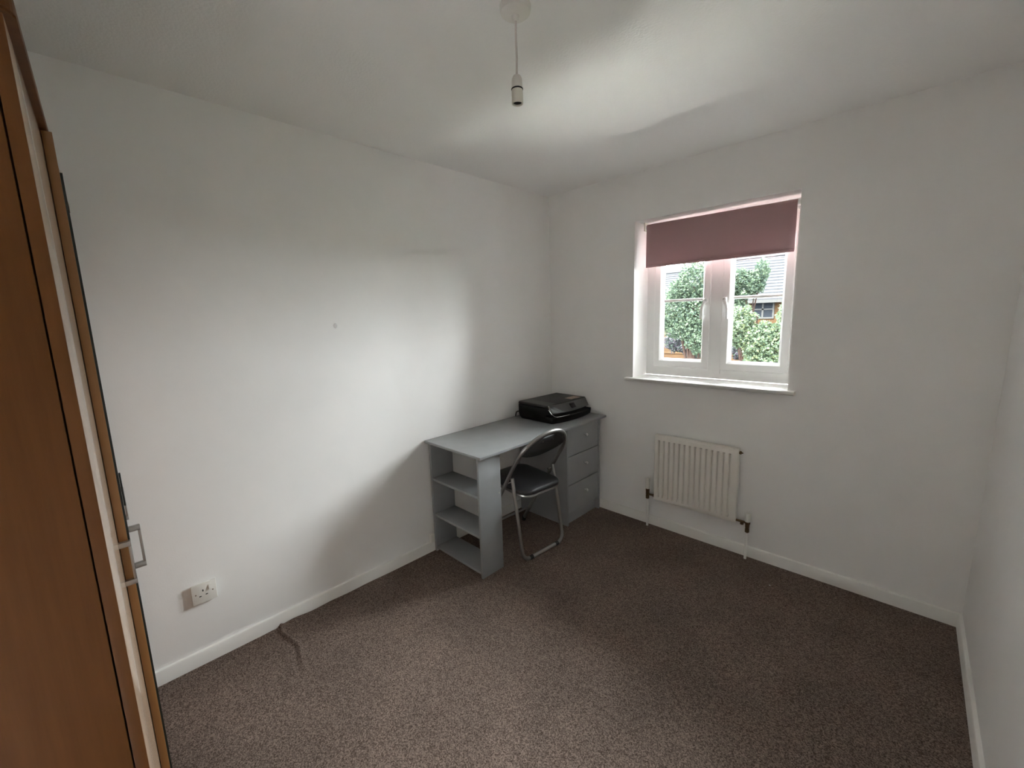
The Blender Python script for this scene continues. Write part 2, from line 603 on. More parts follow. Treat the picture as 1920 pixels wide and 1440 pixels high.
def ring(mb, x0, x1, z0, z1, y0, y1, w, slope=0.0, deep=0.0):
    """mitred rectangular frame; slope/deep give an inner glazing bead"""
    out = [(x0, z0), (x1, z0), (x1, z1), (x0, z1)]
    inn = [(x0 + w, z0 + w), (x1 - w, z0 + w), (x1 - w, z1 - w), (x0 + w, z1 - w)]
    e = 0.003
    rows = [[(x, y1, z) for x, z in out], [(x, y0 + e, z) for x, z in out]]
    cx, cz = (x0 + x1) / 2, (z0 + z1) / 2
    sgn = lambda a, c: 1 if a < c else -1
    rows.append([(x + e * sgn(x, cx), y0, z + e * sgn(z, cz)) for x, z in out])
    rows.append([(x - e * sgn(x, cx), y0, z - e * sgn(z, cz)) for x, z in inn])
    if slope:
        rows.append([(x, y0 + 0.004, z) for x, z in inn])
        rows.append([(x + slope * sgn(x, cx), y0 + deep, z + slope * sgn(z, cz)) for x, z in inn])
        rows.append([(x + slope * sgn(x, cx), y0 + deep + 0.008, z + slope * sgn(z, cz)) for x, z in inn])
        rows.append([(x - 0.012 * sgn(x, cx), y1, z - 0.012 * sgn(z, cz)) for x, z in inn])
    else:
        rows.append([(x, y0 + e, z) for x, z in inn])
        rows.append([(x, y1, z) for x, z in inn])
    mb.grid(rows, close_u=True, close_v=True)


m_ = MB()
ring(m_, WX0 + 0.003, WX1 - 0.003, 1.046, WZ1 - 0.003, FY0, FY1, 0.064)
wpart(m_, 'frame', M['upvc'], angle=20)
m_ = MB()
MUL = (1.173, 1.252)
m_.prism([(MUL[0] + 0.003, FY0 - 0.004), (MUL[1] - 0.003, FY0 - 0.004), (MUL[1], FY0), (MUL[1], FY1 - 0.002), (MUL[0], FY1 - 0.002), (MUL[0], FY0)], 'z', 1.085, WZ1 - 0.05)
mc = (MUL[0] + MUL[1]) / 2
m_.prism([(MUL[0] + 0.003, 1.085), (mc, 1.072), (MUL[1] - 0.003, 1.085)], 'y', FY0 - 0.004, FY0 + 0.01)
wpart(m_, 'mullion', M['upvc'], angle=20)
for sx0, sx1, hs in ((0.800, 1.176, 1), (1.249, 1.627, -1)):
    sz0, sz1 = 1.112, WZ1 - 0.062
    m_ = MB()
    ring(m_, sx0, sx1, sz0, sz1, FY0 - 0.013, FY1 - 0.001, 0.043, slope=0.014, deep=0.032)
    sash = wpart(m_, 'sash', M['upvc'], angle=20)
    gx0, gx1, gz0, gz1 = sx0 + 0.0555, sx1 - 0.0555, sz0 + 0.0555, sz1 - 0.0555
    g = MB().box(gx0, gx1, 0.2155, 0.2195, gz0, gz1)
    wpart(g, 'pane', M['glass'], sash, smooth=False)
    zb = 1.566
    g = MB().prism([(0.2145, zb - 0.010), (0.208, zb - 0.007), (0.206, zb), (0.208, zb + 0.007), (0.2145, zb + 0.010)], 'x', gx0, gx1)
    wpart(g, 'glazing_bar', M['upvc'], sash)
    # black gasket line round the pane
    g = MB()
    for q in ((gx0, gx0 + .0025, gz0, gz1), (gx1 - .0025, gx1, gz0, gz1), (gx0, gx1, gz0, gz0 + .0025), (gx0, gx1, gz1 - .0025, gz1)):
        g.box(q[0], q[1], 0.2135, 0.2155, q[2], q[3])
    wpart(g, 'gasket', M['gasket'], sash, smooth=False)
    # cranked locking handle with a key hole
    hx = (sx1 - 0.020) if hs == 1 else (sx0 + 0.020)
    y0 = FY0 - 0.013
    g = MB()
    g.box(hx - 0.011, hx + 0.011, y0 - 0.010, y0, 1.527, 1.575, bev=0.004)
    g.lathe([(0.0125, y0 - 0.034), (0.0145, y0 - 0.030), (0.0145, y0 - 0.012), (0.013, y0 - 0.008)], (hx, 0, 1.557), 16, 'y')
    pts = [(hx, y0 - 0.026, 1.556), (hx - hs * 0.008, y0 - 0.030, 1.540), (hx - hs * 0.017, y0 - 0.034, 1.520),
           (hx - hs * 0.021, y0 - 0.036, 1.495), (hx - hs * 0.022, y0 - 0.036, 1.465), (hx - hs * 0.022, y0 - 0.036, 1.436)]
    g.tube(pts, [0.010, 0.0095, 0.0085, 0.008, 0.008, 0.0075], 10)
    hd = wpart(g, 'handle', M['upvc'], sash)
    g = MB().lathe([(0.0042, y0 - 0.0352), (0.0042, y0 - 0.033)], (hx, 0, 1.557), 10, 'y')
    wpart(g, 'keyhole', M['hole'], sash)
# inner window board with a rounded nose
m_ = MB()
nose = [(0.187, 1.047), (0.187, 1.020), (-0.026, 1.020)] + arc(-0.026, 1.032, 0.012, -PI / 2, -PI, 4)[1:] + \
       [(-0.036, 1.040), (-0.030, 1.044)]
m_.prism(nose, 'x', WX0 + 0.001, WX1 - 0.001)
m_.prism([(y, z) for y, z in nose if y < 0] [0:] + [(-0.0005, 1.0445), (-0.0005, 1.020)], 'x', 0.688, 1.705)
sill = wpart(m_, 'sill', M['gloss'])

# ------------------------------------------------------------------ ceiling pendant
pen = empty('pendant_light', (1.231, -1.65, H))
tag(pen, 'bare white pendant lamp holder hanging on a cord from the ceiling', 'light')
m_ = MB().lathe([(0.047, 0.0), (0.047, -0.006), (0.044, -0.018), (0.036, -0.024), (0.012, -0.027), (0.009, -0.036), (0.006, -0.040)], (0, 0, 0), 32)
m_.build('ceiling_rose', M['plastic'], pen)
pts = [(0.0, 0, -0.036), (-0.0005, 0, -0.09), (0.0008, 0, -0.14), (-0.001, 0, -0.192)]
MB().tube(pts, 0.0032, 8).build('cord', M['cord'], pen)
lh = MB().lathe([(0.005, -0.186), (0.011, -0.188), (0.0155, -0.196), (0.0165, -0.204), (0.0165, -0.222)], (-0.001, 0, 0), 24).build('lamp_holder', M['plastic'], pen)
MB().lathe([(0.0176, -0.2235), (0.0181, -0.2245), (0.0181, -0.2262), (0.0176, -0.2272)], (-0.001, 0, 0), 24).build('shade_ring', M['hole'], lh)
MB().lathe([(0.0168, -0.227), (0.0172, -0.240), (0.0175, -0.266), (0.0160, -0.267), (0.0135, -0.265), (0.0130, -0.235)], (-0.001, 0, 0), 24, caps=False).build('skirt', M['oldplastic'], lh)
MB().lathe([(0.0128, -0.262), (0.0126, -0.258), (0.002, -0.257)], (-0.001, 0, 0), 20).build('skirt_shadow_disc', M['hole'], lh)  # dark disc paints the shade inside the skirt

# ------------------------------------------------------------------ roller blind
bl = empty('roller_blind', (1.2065, 0.10, 2.058))
tag(bl, 'dusty pink roller blind pulled a third of the way down the window', 'blind')
m_ = MB()
rows = []
BX0, BX1 = -0.429, 0.431
nx = 24
for i in range(nx + 1):
    x = BX0 + (BX1 - BX0) * i / nx
    skew = -0.010 * (i / nx)
    row = []
    for j in range(5):                       # over the tube
        a_ = PI * 0.75 - j * PI * 0.75 / 4
        row.append((x, -0.019 * math.cos(a_ - PI * 0) * -1 if False else 0.019 * -math.sin(PI * 0.5 * j / 4), skew + 0.019 * math.cos(PI * 0.5 * j / 4)))
    for j in range(1, 9):
        t = j / 8
        row.append((x, -0.019 + 0.002 * math.sin(i * 0.5) * t, skew * (1 - t) - 0.258 * t + 0.0))
    rows.append(row)
m_.grid(rows)
fab = m_.build('fabric', M['blind'], bl, angle=80)
sol = fab.modifiers.new('thick', 'SOLIDIFY')
sol.thickness = 0.0008
m_ = MB().tube([(BX0 - 0.008, 0, 0.0), (BX1 + 0.012, 0, -0.010)], 0.0165, 20)
m_.build('roller', M['upvc'], bl)
m_ = MB().box(BX0 + 0.001, BX1 - 0.001, -0.0235, -0.0145, -0.266, -0.252, bev=0.003)
m_.build('bottom_bar', M['blind'], bl)
for sx in (-1, 1):
    m_ = MB()
    x = BX0 - 0.014 if sx < 0 else BX1 + 0.018
    dz = 0.0 if sx < 0 else -0.010
    m_.box(x - 0.004, x + 0.004, -0.022, 0.022, -0.024 + dz, 0.0325, bev=0.002)
    m_.box(min(x, x - sx * 0.012) , max(x, x - sx * 0.012), -0.012, 0.012, dz - 0.010, dz + 0.010, bev=0.002)
    m_.build('bracket', M['oldplastic'], bl)

# ------------------------------------------------------------------ radiator
rad = empty('radiator', (1.197, 0.0, 0.0))
tag(rad, 'small cream ribbed panel radiator on the wall below the window', 'radiator')
RX0, RX1, RZ0, RZ1 = -0.262, 0.263, 0.214, 0.680
RY = -0.062                                   # front of the sheet
m_ = MB()
NR = 14
m0 = 0.024
pitch = (RX1 - RX0 - 2 * m0) / NR
colx, dep = [], []
for sfr, d in ((0.0, 0.012), (0.25, 0.002), (1.0, 0.0)):
    colx.append(RX0 + sfr * 0.012); dep.append(d)
ridge = []                                    # (x, depth in the ribbed band)
for k in range(NR):
    a_ = RX0 + m0 + k * pitch
    for t, d in ((0.02, 0.0), (0.10, 0.003), (0.18, 0.019), (0.36, 0.019), (0.46, 0.003), (0.54, 0.0)):
        ridge.append((a_ + t * pitch, d))
prof = [(RX0, 0.012, 0.012), (RX0 + 0.002, 0.003, 0.003), (RX0 + 0.008, 0, 0)] + [(x, 0.0, d) for x, d in ridge] + \
       [(RX1 - 0.008, 0, 0), (RX1 - 0.002, 0.003, 0.003), (RX1, 0.012, 0.012)]
zr = [(RZ0, 0, 0.010), (RZ0 + 0.003, 0, 0.003), (RZ0 + 0.010, 0, 0.0), (RZ0 + 0.028, 0, 0), (RZ0 + 0.048, 1, 0),
      (RZ1 - 0.048, 1, 0), (RZ1 - 0.037, 0, 0), (RZ1 - 0.012, 0, 0.0), (RZ1 - 0.004, 0, 0.004), (RZ1, 0, 0.012)]
rows = []
for z, on, ez in zr:
    rows.append([(x, RY + max(e, ez) + (d if on else 0.0) * (1 if e < 0.001 else 0), z) for x, e, d in prof])
m_.grid(rows)
# back sheet closes the panel
m_.box(RX0 + 0.001, RX1 - 0.001, RY + 0.0195, RY + 0.030, RZ0, RZ1, bev=0.002)
m_.build('panel', M['rad'], rad, angle=25)
for x in (-0.15, 0.15):
    MB().box(x - 0.015, x + 0.015, RY + 0.024, -0.0005, RZ0 + 0.05, RZ1 - 0.05).build('wall_bracket', M['rad'], rad)
m_ = MB().lathe([(0.010, RX1 - 0.002), (0.010, RX1 + 0.008), (0.004, RX1 + 0.012), (0.004, RX1 + 0.018)], (0, RY + 0.016, 0.655), 8, 'x')
m_.build('vent_plug', M['brass'], rad)
for x, zc0, zc1, zb, rc, sx in ((-0.311, 0.276, 0.352, 0.245, 0.0145, -1), (0.325, 0.240, 0.292, 0.215, 0.0155, 1)):
    y = RY + 0.016
    m_ = MB()
    m_.lathe([(0.007, zb - 0.045), (0.012, zb - 0.040), (0.012, zb - 0.020), (0.009, zb - 0.018), (0.012, zb - 0.012), (0.012, zb + 0.012), (0.013, zc0 - 0.014), (0.013, zc0)], (x, y, 0), 12)
    xa, xb = (RX0 + 0.004, x) if sx < 0 else (x, RX1 - 0.004)
    m_.lathe([(0.011, xa), (0.011, xa + 0.012), (0.007, xa + 0.014), (0.007, xb)] if sx > 0 else [(0.011, xa), (0.011, xa - 0.012), (0.007, xa - 0.014), (0.007, xb)], (0, y, 0.236 if sx < 0 else 0.232), 12, 'x')
    if sx > 0:
        m_.lathe([(0.010, -0.018), (0.010, 0.0)], (x - 0.030, y, 0.232 - 0.0), 8)
    vb = m_.build('valve', M['brass'], rad)
    vb['label'] = 'tarnished brass radiator valve with a white cap'
    m_ = MB()
    n_ = 20
    rows = []
    for r_, z_ in ((rc * 0.9, zc0), (rc, zc0 + 0.004), (rc, zc1 - 0.008), (rc * 0.9, zc1 - 0.002), (rc * 0.6, zc1)):
        rows.append([(x + r_ * (1 + 0.05 * (j % 2)) * math.cos(2 * PI * j / n_), y + r_ * (1 + 0.05 * (j % 2)) * math.sin(2 * PI * j / n_), z_) for j in range(n_)])
    m_.grid(rows, close_v=True, caps=True)
    m_.build('valve_cap', M['plastic'], vb)
    MB().lathe([(0.0078, 0.001), (0.0078, zb - 0.042)], (x - 0.002 * sx, y, 0), 12).build('pipe', M['gloss'], rad)

# ------------------------------------------------------------------ desk
DZ = 0.745
dk = empty('desk', (0.02, -0.64, 0.0))
tag(dk, 'grey laminate desk with open end shelves and three drawers', 'desk')
ox, oy = 0.02, -0.64


def dpart(name, x0, x1, y0, y1, z0, z1, parent=dk, m=None, bev=0.0012):
    return MB().box(x0 - ox, x1 - ox, y0 - oy, y1 - oy, z0, z1, bev=bev).build(name, m or M['desk'], parent)


dpart('desktop', 0.004, 0.530, -1.268, -0.012, DZ - 0.016, DZ)
EY0, EY1 = -1.246, -1.078                      # end shelf tower
dpart('front_board', 0.470, 0.485, EY0, EY1, 0.0, DZ - 0.0165)
dpart('back_board', 0.018, 0.033, EY0, EY1, 0.0, DZ - 0.0165)
for z in (0.036, 0.258, 0.497):
    dpart('shelf', 0.0335, 0.4695, EY0 + 0.003, EY1 - 0.003, z - 0.016, z)
for y, z in ((-1.094, 0.478),):
    MB().lathe([(0.006, 0.4846), (0.0055, 0.4862), (0.003, 0.4864)], (-ox, y - oy, z), 12, 'x').build('screw_cap', M['knob'], dk)
# drawer pedestal
PY0, PY1 = -0.432, -0.030
dpart('side_panel', 0.025, 0.478, PY0, PY0 + 0.015, 0.0, DZ - 0.0165)
dpart('side_panel', 0.025, 0.484, PY1 - 0.015, PY1, 0.0, DZ - 0.0165)
dpart('plinth', 0.440, 0.455, PY0 + 0.0155, PY1 - 0.0155, 0.0, 0.090)
dpart('bottom_board', 0.030, 0.4395, PY0 + 0.0155, PY1 - 0.0155, 0.074, 0.089)
dpart('back_board', 0.026, 0.032, PY0 + 0.0155, PY1 - 0.0155, 0.0895, DZ - 0.0165)
for z0, z1 in ((0.095, 0.298), (0.304, 0.508), (0.514, 0.722)):
    d = dpart('drawer', 0.466, 0.481, PY0 + 0.006, PY1 - 0.018, z0, z1)
    m_ = MB().lathe([(0.005, 0.481), (0.0045, 0.488), (0.009, 0.494), (0.0105, 0.500), (0.009, 0.505), (0.004, 0.507)], (-ox, -0.222 - oy, (z0 + z1) / 2 + 0.018), 16, 'x')
    m_.build('knob', M['knob'], d)
    # drawer box behind its front
    m_ = MB()
    bx0, bx1, by0, by1 = 0.06 - ox, 0.4655 - ox, PY0 + 0.020 - oy, PY1 - 0.020 - oy
    m_.box(bx0, bx1, by0, by0 + 0.012, z0 + 0.02, z1 - 0.03)
    m_.box(bx0, bx1, by1 - 0.012, by1, z0 + 0.02, z1 - 0.03)
    m_.box(bx0, bx0 + 0.012, by0 + 0.012, by1 - 0.012, z0 + 0.02, z1 - 0.03)
    m_.box(bx0 + 0.012, bx1, by0 + 0.012, by1 - 0.012, z0 + 0.02, z0 + 0.026)
    m_.build('drawer_box', M['desk'], d, smooth=False)

# ------------------------------------------------------------------ printer on the desk
pr = empty('printer', (0.066, -0.247, DZ + 0.0005), math.radians(-2.0))
tag(pr, 'black inkjet printer and scanner on the corner end of the grey desk', 'printer')
PW, PH = 0.445, 0.126


def loft(mb, prof, v0=-PW / 2, v1=PW / 2, n=20, endr=0.012):
    """prof: (u, z, bow) ; bow draws the point back towards the two ends (front bowed in plan)"""
    rows = []
    cu = sum(p[0] for p in prof) / len(prof)
    cz = sum(p[1] for p in prof) / len(prof)
    st = [v0, v0 + endr * 0.3, v0 + endr] + [v0 + endr + (v1 - v0 - 2 * endr) * i / n for i in range(1, n)] + [v1 - endr, v1 - endr * 0.3, v1]
    for k, vv in enumerate(st):
        t = vv / (PW / 2)
        e = min(vv - v0, v1 - vv)
        ins = 0.0 if e >= endr else endr * 0.5 * (1 - math.sqrt(max(0, 1 - (1 - e / endr) ** 2)))
        row = []
        for u, z, bow in prof:
            uu = u - bow * t * t
            su = -1 if uu > cu else 1
            sz = -1 if z > cz else 1
            row.append((uu + su * ins, vv, z + sz * ins))
        rows.append(row)
    mb.grid(rows, close_v=True, caps=True)


m_ = MB()
loft(m_, [(0.030, 0.0, 0), (0.006, 0.020, 0), (0.0, 0.050, 0), (0.0, 0.104, 0), (0.300, 0.104, 0.012), (0.342, 0.066, 0.030), (0.300, 0.063, 0.02),
          (0.300, 0.050, 0.02), (0.366, 0.049, 0.034), (0.372, 0.045, 0.034), (0.373, 0.032, 0.034), (0.368, 0.010, 0.033), (0.356, 0.0, 0.033)])
m_.build('body', M['prt'], pr, angle=40)
m_ = MB()
loft(m_, [(0.0, 0.1055, 0), (0.0, 0.118, 0), (0.004, PH, 0), (0.288, PH, 0.006), (0.293, 0.122, 0.007), (0.300, 0.1055, 0.010)])
m_.build('scanner_lid', M['prtl'], pr, angle=40)


def panel_point(u, z, bow, vv):
    t = vv / (PW / 2)
    return (u + 0.002 - bow * t * t, vv, z)


PANEL = ((0.2965, 0.1215, 0.010), (0.304, 0.113, 0.012), (0.321, 0.094, 0.020), (0.338, 0.076, 0.028), (0.346, 0.064, 0.031))
m_ = MB()
m_.grid([[panel_point(*q, -PW / 2 + 0.008 + (PW - 0.016) * i / 24) for q in PANEL] for i in range(25)])
cp = m_.build('control_panel', M['prtg'], pr, angle=60)
cp.modifiers.new('thick', 'SOLIDIFY').thickness = 0.003
# small screen set into the panel
m_ = MB()
rows = []
for i in range(5):
    vv = -0.006 + 0.052 * i / 4
    row = []
    for k in range(3):
        q = [PANEL[1][j] + (PANEL[3][j] - PANEL[1][j]) * (0.10 + 0.75 * k / 2) for j in range(3)]
        p_ = panel_point(*q, vv)
        row.append((p_[0] + 0.0015, p_[1], p_[2] + 0.0012))
    rows.append(row)
m_.grid(rows)
sc_ = m_.build('screen', M['lcd'], pr, smooth=False)
sc_.modifiers.new('thick', 'SOLIDIFY').thickness = 0.001
# bright lip along the paper tray, curling up at the left end
pts = [(0.2985, -PW / 2 + 0.004, 0.098), (0.312, -PW / 2 + 0.005, 0.083), (0.327, -PW / 2 + 0.009, 0.066), (0.337, -PW / 2 + 0.018, 0.055)]
for i in range(10):
    vv = -PW / 2 + 0.036 + 0.11 * i / 9
    t = vv / (PW / 2)
    pts.append((0.3735 - 0.034 * t * t, vv, 0.0485))
MB().tube(pts, 0.0020, 8).build('tray_trim', M['chrome'], pr)
# instruction sticker on the lid
m_ = MB().box(0.205, 0.270, 0.070, 0.185, PH + 0.0002, PH + 0.0008)
m_.build('sticker', M['sticker'], pr, smooth=False)
# plug and lead at the back corner
MB().tube([(0.0, -0.205, 0.045), (-0.018, -0.210, 0.044), (-0.030, -0.214, 0.036), (-0.036, -0.216, 0.012), (-0.037, -0.215, 0.004)], 0.004, 8).build('power_lead', M['rubber'], pr)

# ------------------------------------------------------------------ folding chair
ch = empty('folding_chair', (0.40, -0.78, 0.0), math.radians(-4.0))
tag(ch, 'black padded folding chair with silver tube frame tucked under the desk', 'chair')
SL = 0.62
h_ang = math.atan(SL)                          # lean of the hoop from the vertical
d_s = Vector((math.sin(h_ang), 0, math.cos(h_ang)))
d_n = Vector((math.cos(h_ang), 0, -math.sin(h_ang)))   # towards the room, out of the back
P0 = Vector((0.055, 0, 0.50))
TR = 0.0115
HW = 0.203


def hp(t, s, n=0.0):
    return P0 + Vector((0, t, 0)) + d_s * s + d_n * n


s_bot = -(0.50 - 0.012) / math.cos(h_ang)
s_arc, s_top = 0.165, 0.368
pts = [hp(-HW, s_bot), hp(-HW, -0.3), hp(-HW, 0.0)]
pts += [hp(HW * math.cos(PI - PI * i / 20), s_arc + (s_top - s_arc) * math.sin(PI * i / 20)) for i in range(21)]
pts += [hp(HW, 0.0), hp(HW, -0.3), hp(HW, s_bot)]
MB().tube(pts, TR, 12).build('back_frame', M['tube'], ch)
for t in (-HW, HW):
    e = hp(t, s_bot)
    MB().lathe([(0.0135, 0.0), (0.0145, 0.006), (0.0145, 0.030), (0.0125, 0.032)], (e.x + 0.004, t, 0), 12).build('foot_cap', M['rubber'], ch)
MB().tube([hp(-HW, -0.44), hp(HW, -0.44)], 0.008, 10).build('cross_bar', M['tube'], ch)
# rear U frame
RW = 0.180
rt, rb = Vector((0.080, 0, 0.522)), Vector((0.163, 0, 0.0125))
dl = (rt - rb).normalized()


def rp_(t, s):
    return rb + Vector((0, t, 0)) + dl * s


Lr = (rt - rb).length
cr = 0.055
pts = [rp_(-RW, Lr), rp_(-RW, 0.3), rp_(-RW, cr + 0.02)]
pts += [rp_(-RW + cr - cr * math.cos(a_), cr - cr * math.sin(a_)) for a_ in [PI / 2 * i / 6 for i in range(7)]]
pts += [rp_(RW - cr + cr * math.sin(a_), cr - cr * math.cos(a_)) for a_ in [PI / 2 * i / 6 for i in range(7)]]
pts += [rp_(RW, cr + 0.02), rp_(RW, 0.3), rp_(RW, Lr)]
MB().tube(pts, TR, 12).build('rear_leg_frame', M['tube'], ch)
for t in (-0.115, 0.115):
    p_ = rp_(t, 0)
    m_ = MB().lathe([(0.0118, t - 0.013), (0.0132, t - 0.012), (0.0132, t + 0.012), (0.0118, t + 0.013)], (p_.x, 0, p_.z + 0.0008), 12, 'y')
    m_.build('floor_glide', M['rubber'], ch)
# pivots joining the two frames
for sgn_ in (-1, 1):
    pv = hp(sgn_ * HW, -0.02)
    m_ = MB().tube([(pv.x + 0.004, sgn_ * (HW + 0.014), pv.z), (pv.x + 0.004, sgn_ * (RW - 0.014), pv.z)], 0.0055, 8)
    m_.build('pivot_bolt', M['chrome'], ch)
# padded seat
def seat_outline(x0, x1, hw, r, n=8):
    o_ = []
    for cx, cy, a0 in ((x1 - r, hw - r, 0), (x0 + r, hw - r, PI / 2), (x0 + r, -hw + r, PI), (x1 - r, -hw + r, 1.5 * PI)):
        o_ += [(cx + r * math.cos(a0 + PI / 2 * i / n), cy + r * math.sin(a0 + PI / 2 * i / n)) for i in range(n + 1)]
    return o_


tilt = Matrix.Translation((0, 0, 0.448)) @ Matrix.Rotation(math.radians(3.0), 4, 'Y')
m_ = MB()
rows = []
for ins, z in ((0.012, -0.014), (0.002, -0.010), (0.0, -0.002), (0.004, 0.008), (0.016, 0.016), (0.045, 0.021), (0.09, 0.023)):
    rows.append([(x, y, z) for x, y in seat_outline(-0.205 + ins, 0.188 - ins, 0.166 - ins, max(0.012, 0.075 - ins * 0.6))])
m_.grid(rows, close_v=True, caps=True)
m_.build('seat', M['vinyl'], ch, angle=70, xf=tilt)
m_ = MB()
o_ = seat_outline(-0.195, 0.182, 0.160, 0.075)
m_.tube([(x, y, -0.0225) for x, y in o_], 0.0085, 8, closed=True)
m_.build('seat_frame', M['tube'], ch, xf=tilt)
# backrest panel with its hand slot, bowed between the hoop tubes
outer = []
for i in range(29):
    a_ = PI - 0.30 - (PI - 0.60) * i / 28
    outer.append(((HW - 0.004) * math.cos(a_), s_arc + (s_top - s_arc - 0.004) * math.sin(a_)))
for i in range(1, 16):
    t = (HW - 0.004) * math.cos(0.30) * (1 - 2 * i / 16)
    outer.append((t, 0.225 - 0.072 * (1 - (t / HW) ** 2)))
slot = [(0.048 * math.cos(2 * PI * i / 20), s_top - 0.046 + 0.012 * math.sin(2 * PI * i / 20)) for i in range(20)]
bm2 = bmesh.new()
ed = []
for loop in (outer, slot):
    vs = [bm2.verts.new((t, s, 0)) for t, s in loop]
    for i in range(len(vs)):
        ed.append(bm2.edges.new((vs[i], vs[(i + 1) % len(vs)])))
bmesh.ops.triangle_fill(bm2, use_beauty=True, use_dissolve=False, edges=ed)
bmesh.ops.subdivide_edges(bm2, edges=[e for e in bm2.edges if not e.is_boundary], cuts=2, use_grid_fill=False)
bmesh.ops.triangulate(bm2, faces=bm2.faces)
for v_ in bm2.verts:
    t, s = v_.co.x, v_.co.y
    v_.co = hp(t, s, -0.012 * (1 - (t / HW) ** 2) * min(1.0, max(0.0, (s_top - s) / 0.12)))
m_ = MB()
m_.bm.free()
m_.bm = bm2
bk = m_.build('backrest', M['pad'], ch, angle=40)
sm = bk.modifiers.new('thick', 'SOLIDIFY')
sm.thickness = 0.006
sm.offset = 0
for t, s in ((-0.03, s_top - 0.085), (-0.150, 0.205), (0.150, 0.205), (0.06, s_top - 0.085)):
    bow = -0.012 * (1 - (t / HW) ** 2) * min(1.0, max(0.0, (s_top - s) / 0.12))
    c_ = hp(t, s, bow + 0.004)
    m_ = MB().lathe([(0.005, -0.002), (0.0045, 0.001), (0.002, 0.002)], (0, 0, 0), 10, 'x')
    m_.build('rivet', M['chrome'], ch, xf=Matrix.Translation(c_) @ Matrix.Rotation(h_ang, 4, 'Y'))

# ------------------------------------------------------------------ wardrobe
wd = empty('wardrobe', (1.325, -2.700, 0.0), math.radians(-1.64))
tag(wd, 'tall brown wood effect wardrobe with metal bar handles beside the white wall', 'wardrobe')
DT, DWID, DTOP, DBOT = 0.016, 0.432, 1.886, 0.075
WW, WD = 3 * DWID + 0.004, 0.54
for x0 in (-0.016, -WW):
    MB().box(x0, x0 + 0.016, -WD, -DT - 0.002, 0.0, 1.889, bev=0.001).build('side_panel', M['beech_shaded'], wd)
# top board overhangs the doors and has a rounded near corner
m_ = MB()
r = 0.030
poly = arc(0.012 - r, 0.011 - r, r, 0, PI / 2, 8) + [(-WW - 0.0, 0.011), (-WW - 0.0, -WD), (0.012, -WD)]
m_.prism(poly, 'z', 1.8895, 1.915, bev=0.003)
m_.build('top_board', M['beech_shaded'], wd)
MB().box(-WW + 0.0165, -0.0165, -WD + 0.001, -WD + 0.006, 0.02, 1.888).build('back_panel', M['beech'], wd)
MB().box(-WW + 0.0165, -0.0165, -0.060, -0.044, 0.0, 0.070, bev=0.001).build('plinth', M['beech'], wd)
MB().box(-WW + 0.0165, -0.0165, -WD + 0.007, -0.019, 0.0705, 0.0865, bev=0.001).build('bottom_board', M['beech'], wd)


def d_handle(parent, x, y0, zc, xf=None):
    L, w, out, th = 0.106, 0.012, 0.021, 0.005
    m_ = MB()
    m_.box(x - w / 2, x + w / 2, y0, y0 + out, zc + L / 2 - 0.012, zc + L / 2, bev=0.001)
    m_.box(x - w / 2, x + w / 2, y0, y0 + out, zc - L / 2, zc - L / 2 + 0.012, bev=0.001)
    m_.box(x - w / 2, x + w / 2, y0 + out - th, y0 + out, zc - L / 2 + 0.0121, zc + L / 2 - 0.0121, bev=0.001)
    return m_.build('handle', M['nickel'], parent)


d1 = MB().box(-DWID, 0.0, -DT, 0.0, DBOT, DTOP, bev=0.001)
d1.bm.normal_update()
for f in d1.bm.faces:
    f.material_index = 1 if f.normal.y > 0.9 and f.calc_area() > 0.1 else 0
d1 = d1.build('door', [M['beech_shaded'], M['beech_sheen']], wd)
d_handle(d1, -DWID + 0.014, 0.0, 0.949)
# middle door stands slightly ajar, hinged on its far side, and carries the mirror
d2 = MB().box(0.0, DWID - 0.002, 0.0, DT, 0.0, DTOP - DBOT, bev=0.001).build('door', M['beech_lit'], wd)
d2.location = (-2 * DWID, -DT, DBOT)
d2.rotation_euler = (0, 0, math.radians(2.28))
mr = MB().box(0.03, DWID - 0.006, DT + 0.0002, DT + 0.0042, 0.06, 1.735, mi=1)
mr.bm.faces.ensure_lookup_table()
for f in mr.bm.faces:
    c_ = f.calc_center_median()
    f.material_index = 0 if c_.y > DT + 0.004 else 1
mr.build('mirror', [M['mirror'], M['mirroredge']], d2, smooth=False)
for z in (1.735, 0.060):
    MB().box(DWID - 0.016, DWID - 0.008, DT + 0.0043 - 0.0041, DT + 0.0055, z - 0.004, z + 0.005, bev=0.001).build('mirror_clip', M['plastic'], d2)
MB().box(DWID - 0.010, DWID - 0.0045, DT + 0.0045, DT + 0.008, 1.005, 1.085, bev=0.001).build('edge_strip', M['mirroredge'], d2)
d_handle(d2, DWID - 0.022, DT + 0.0045, 0.968 - DBOT)
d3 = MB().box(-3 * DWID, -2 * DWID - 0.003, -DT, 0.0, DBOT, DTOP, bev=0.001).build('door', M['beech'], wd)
d_handle(d3, -2 * DWID - 0.020, 0.0, 0.949)

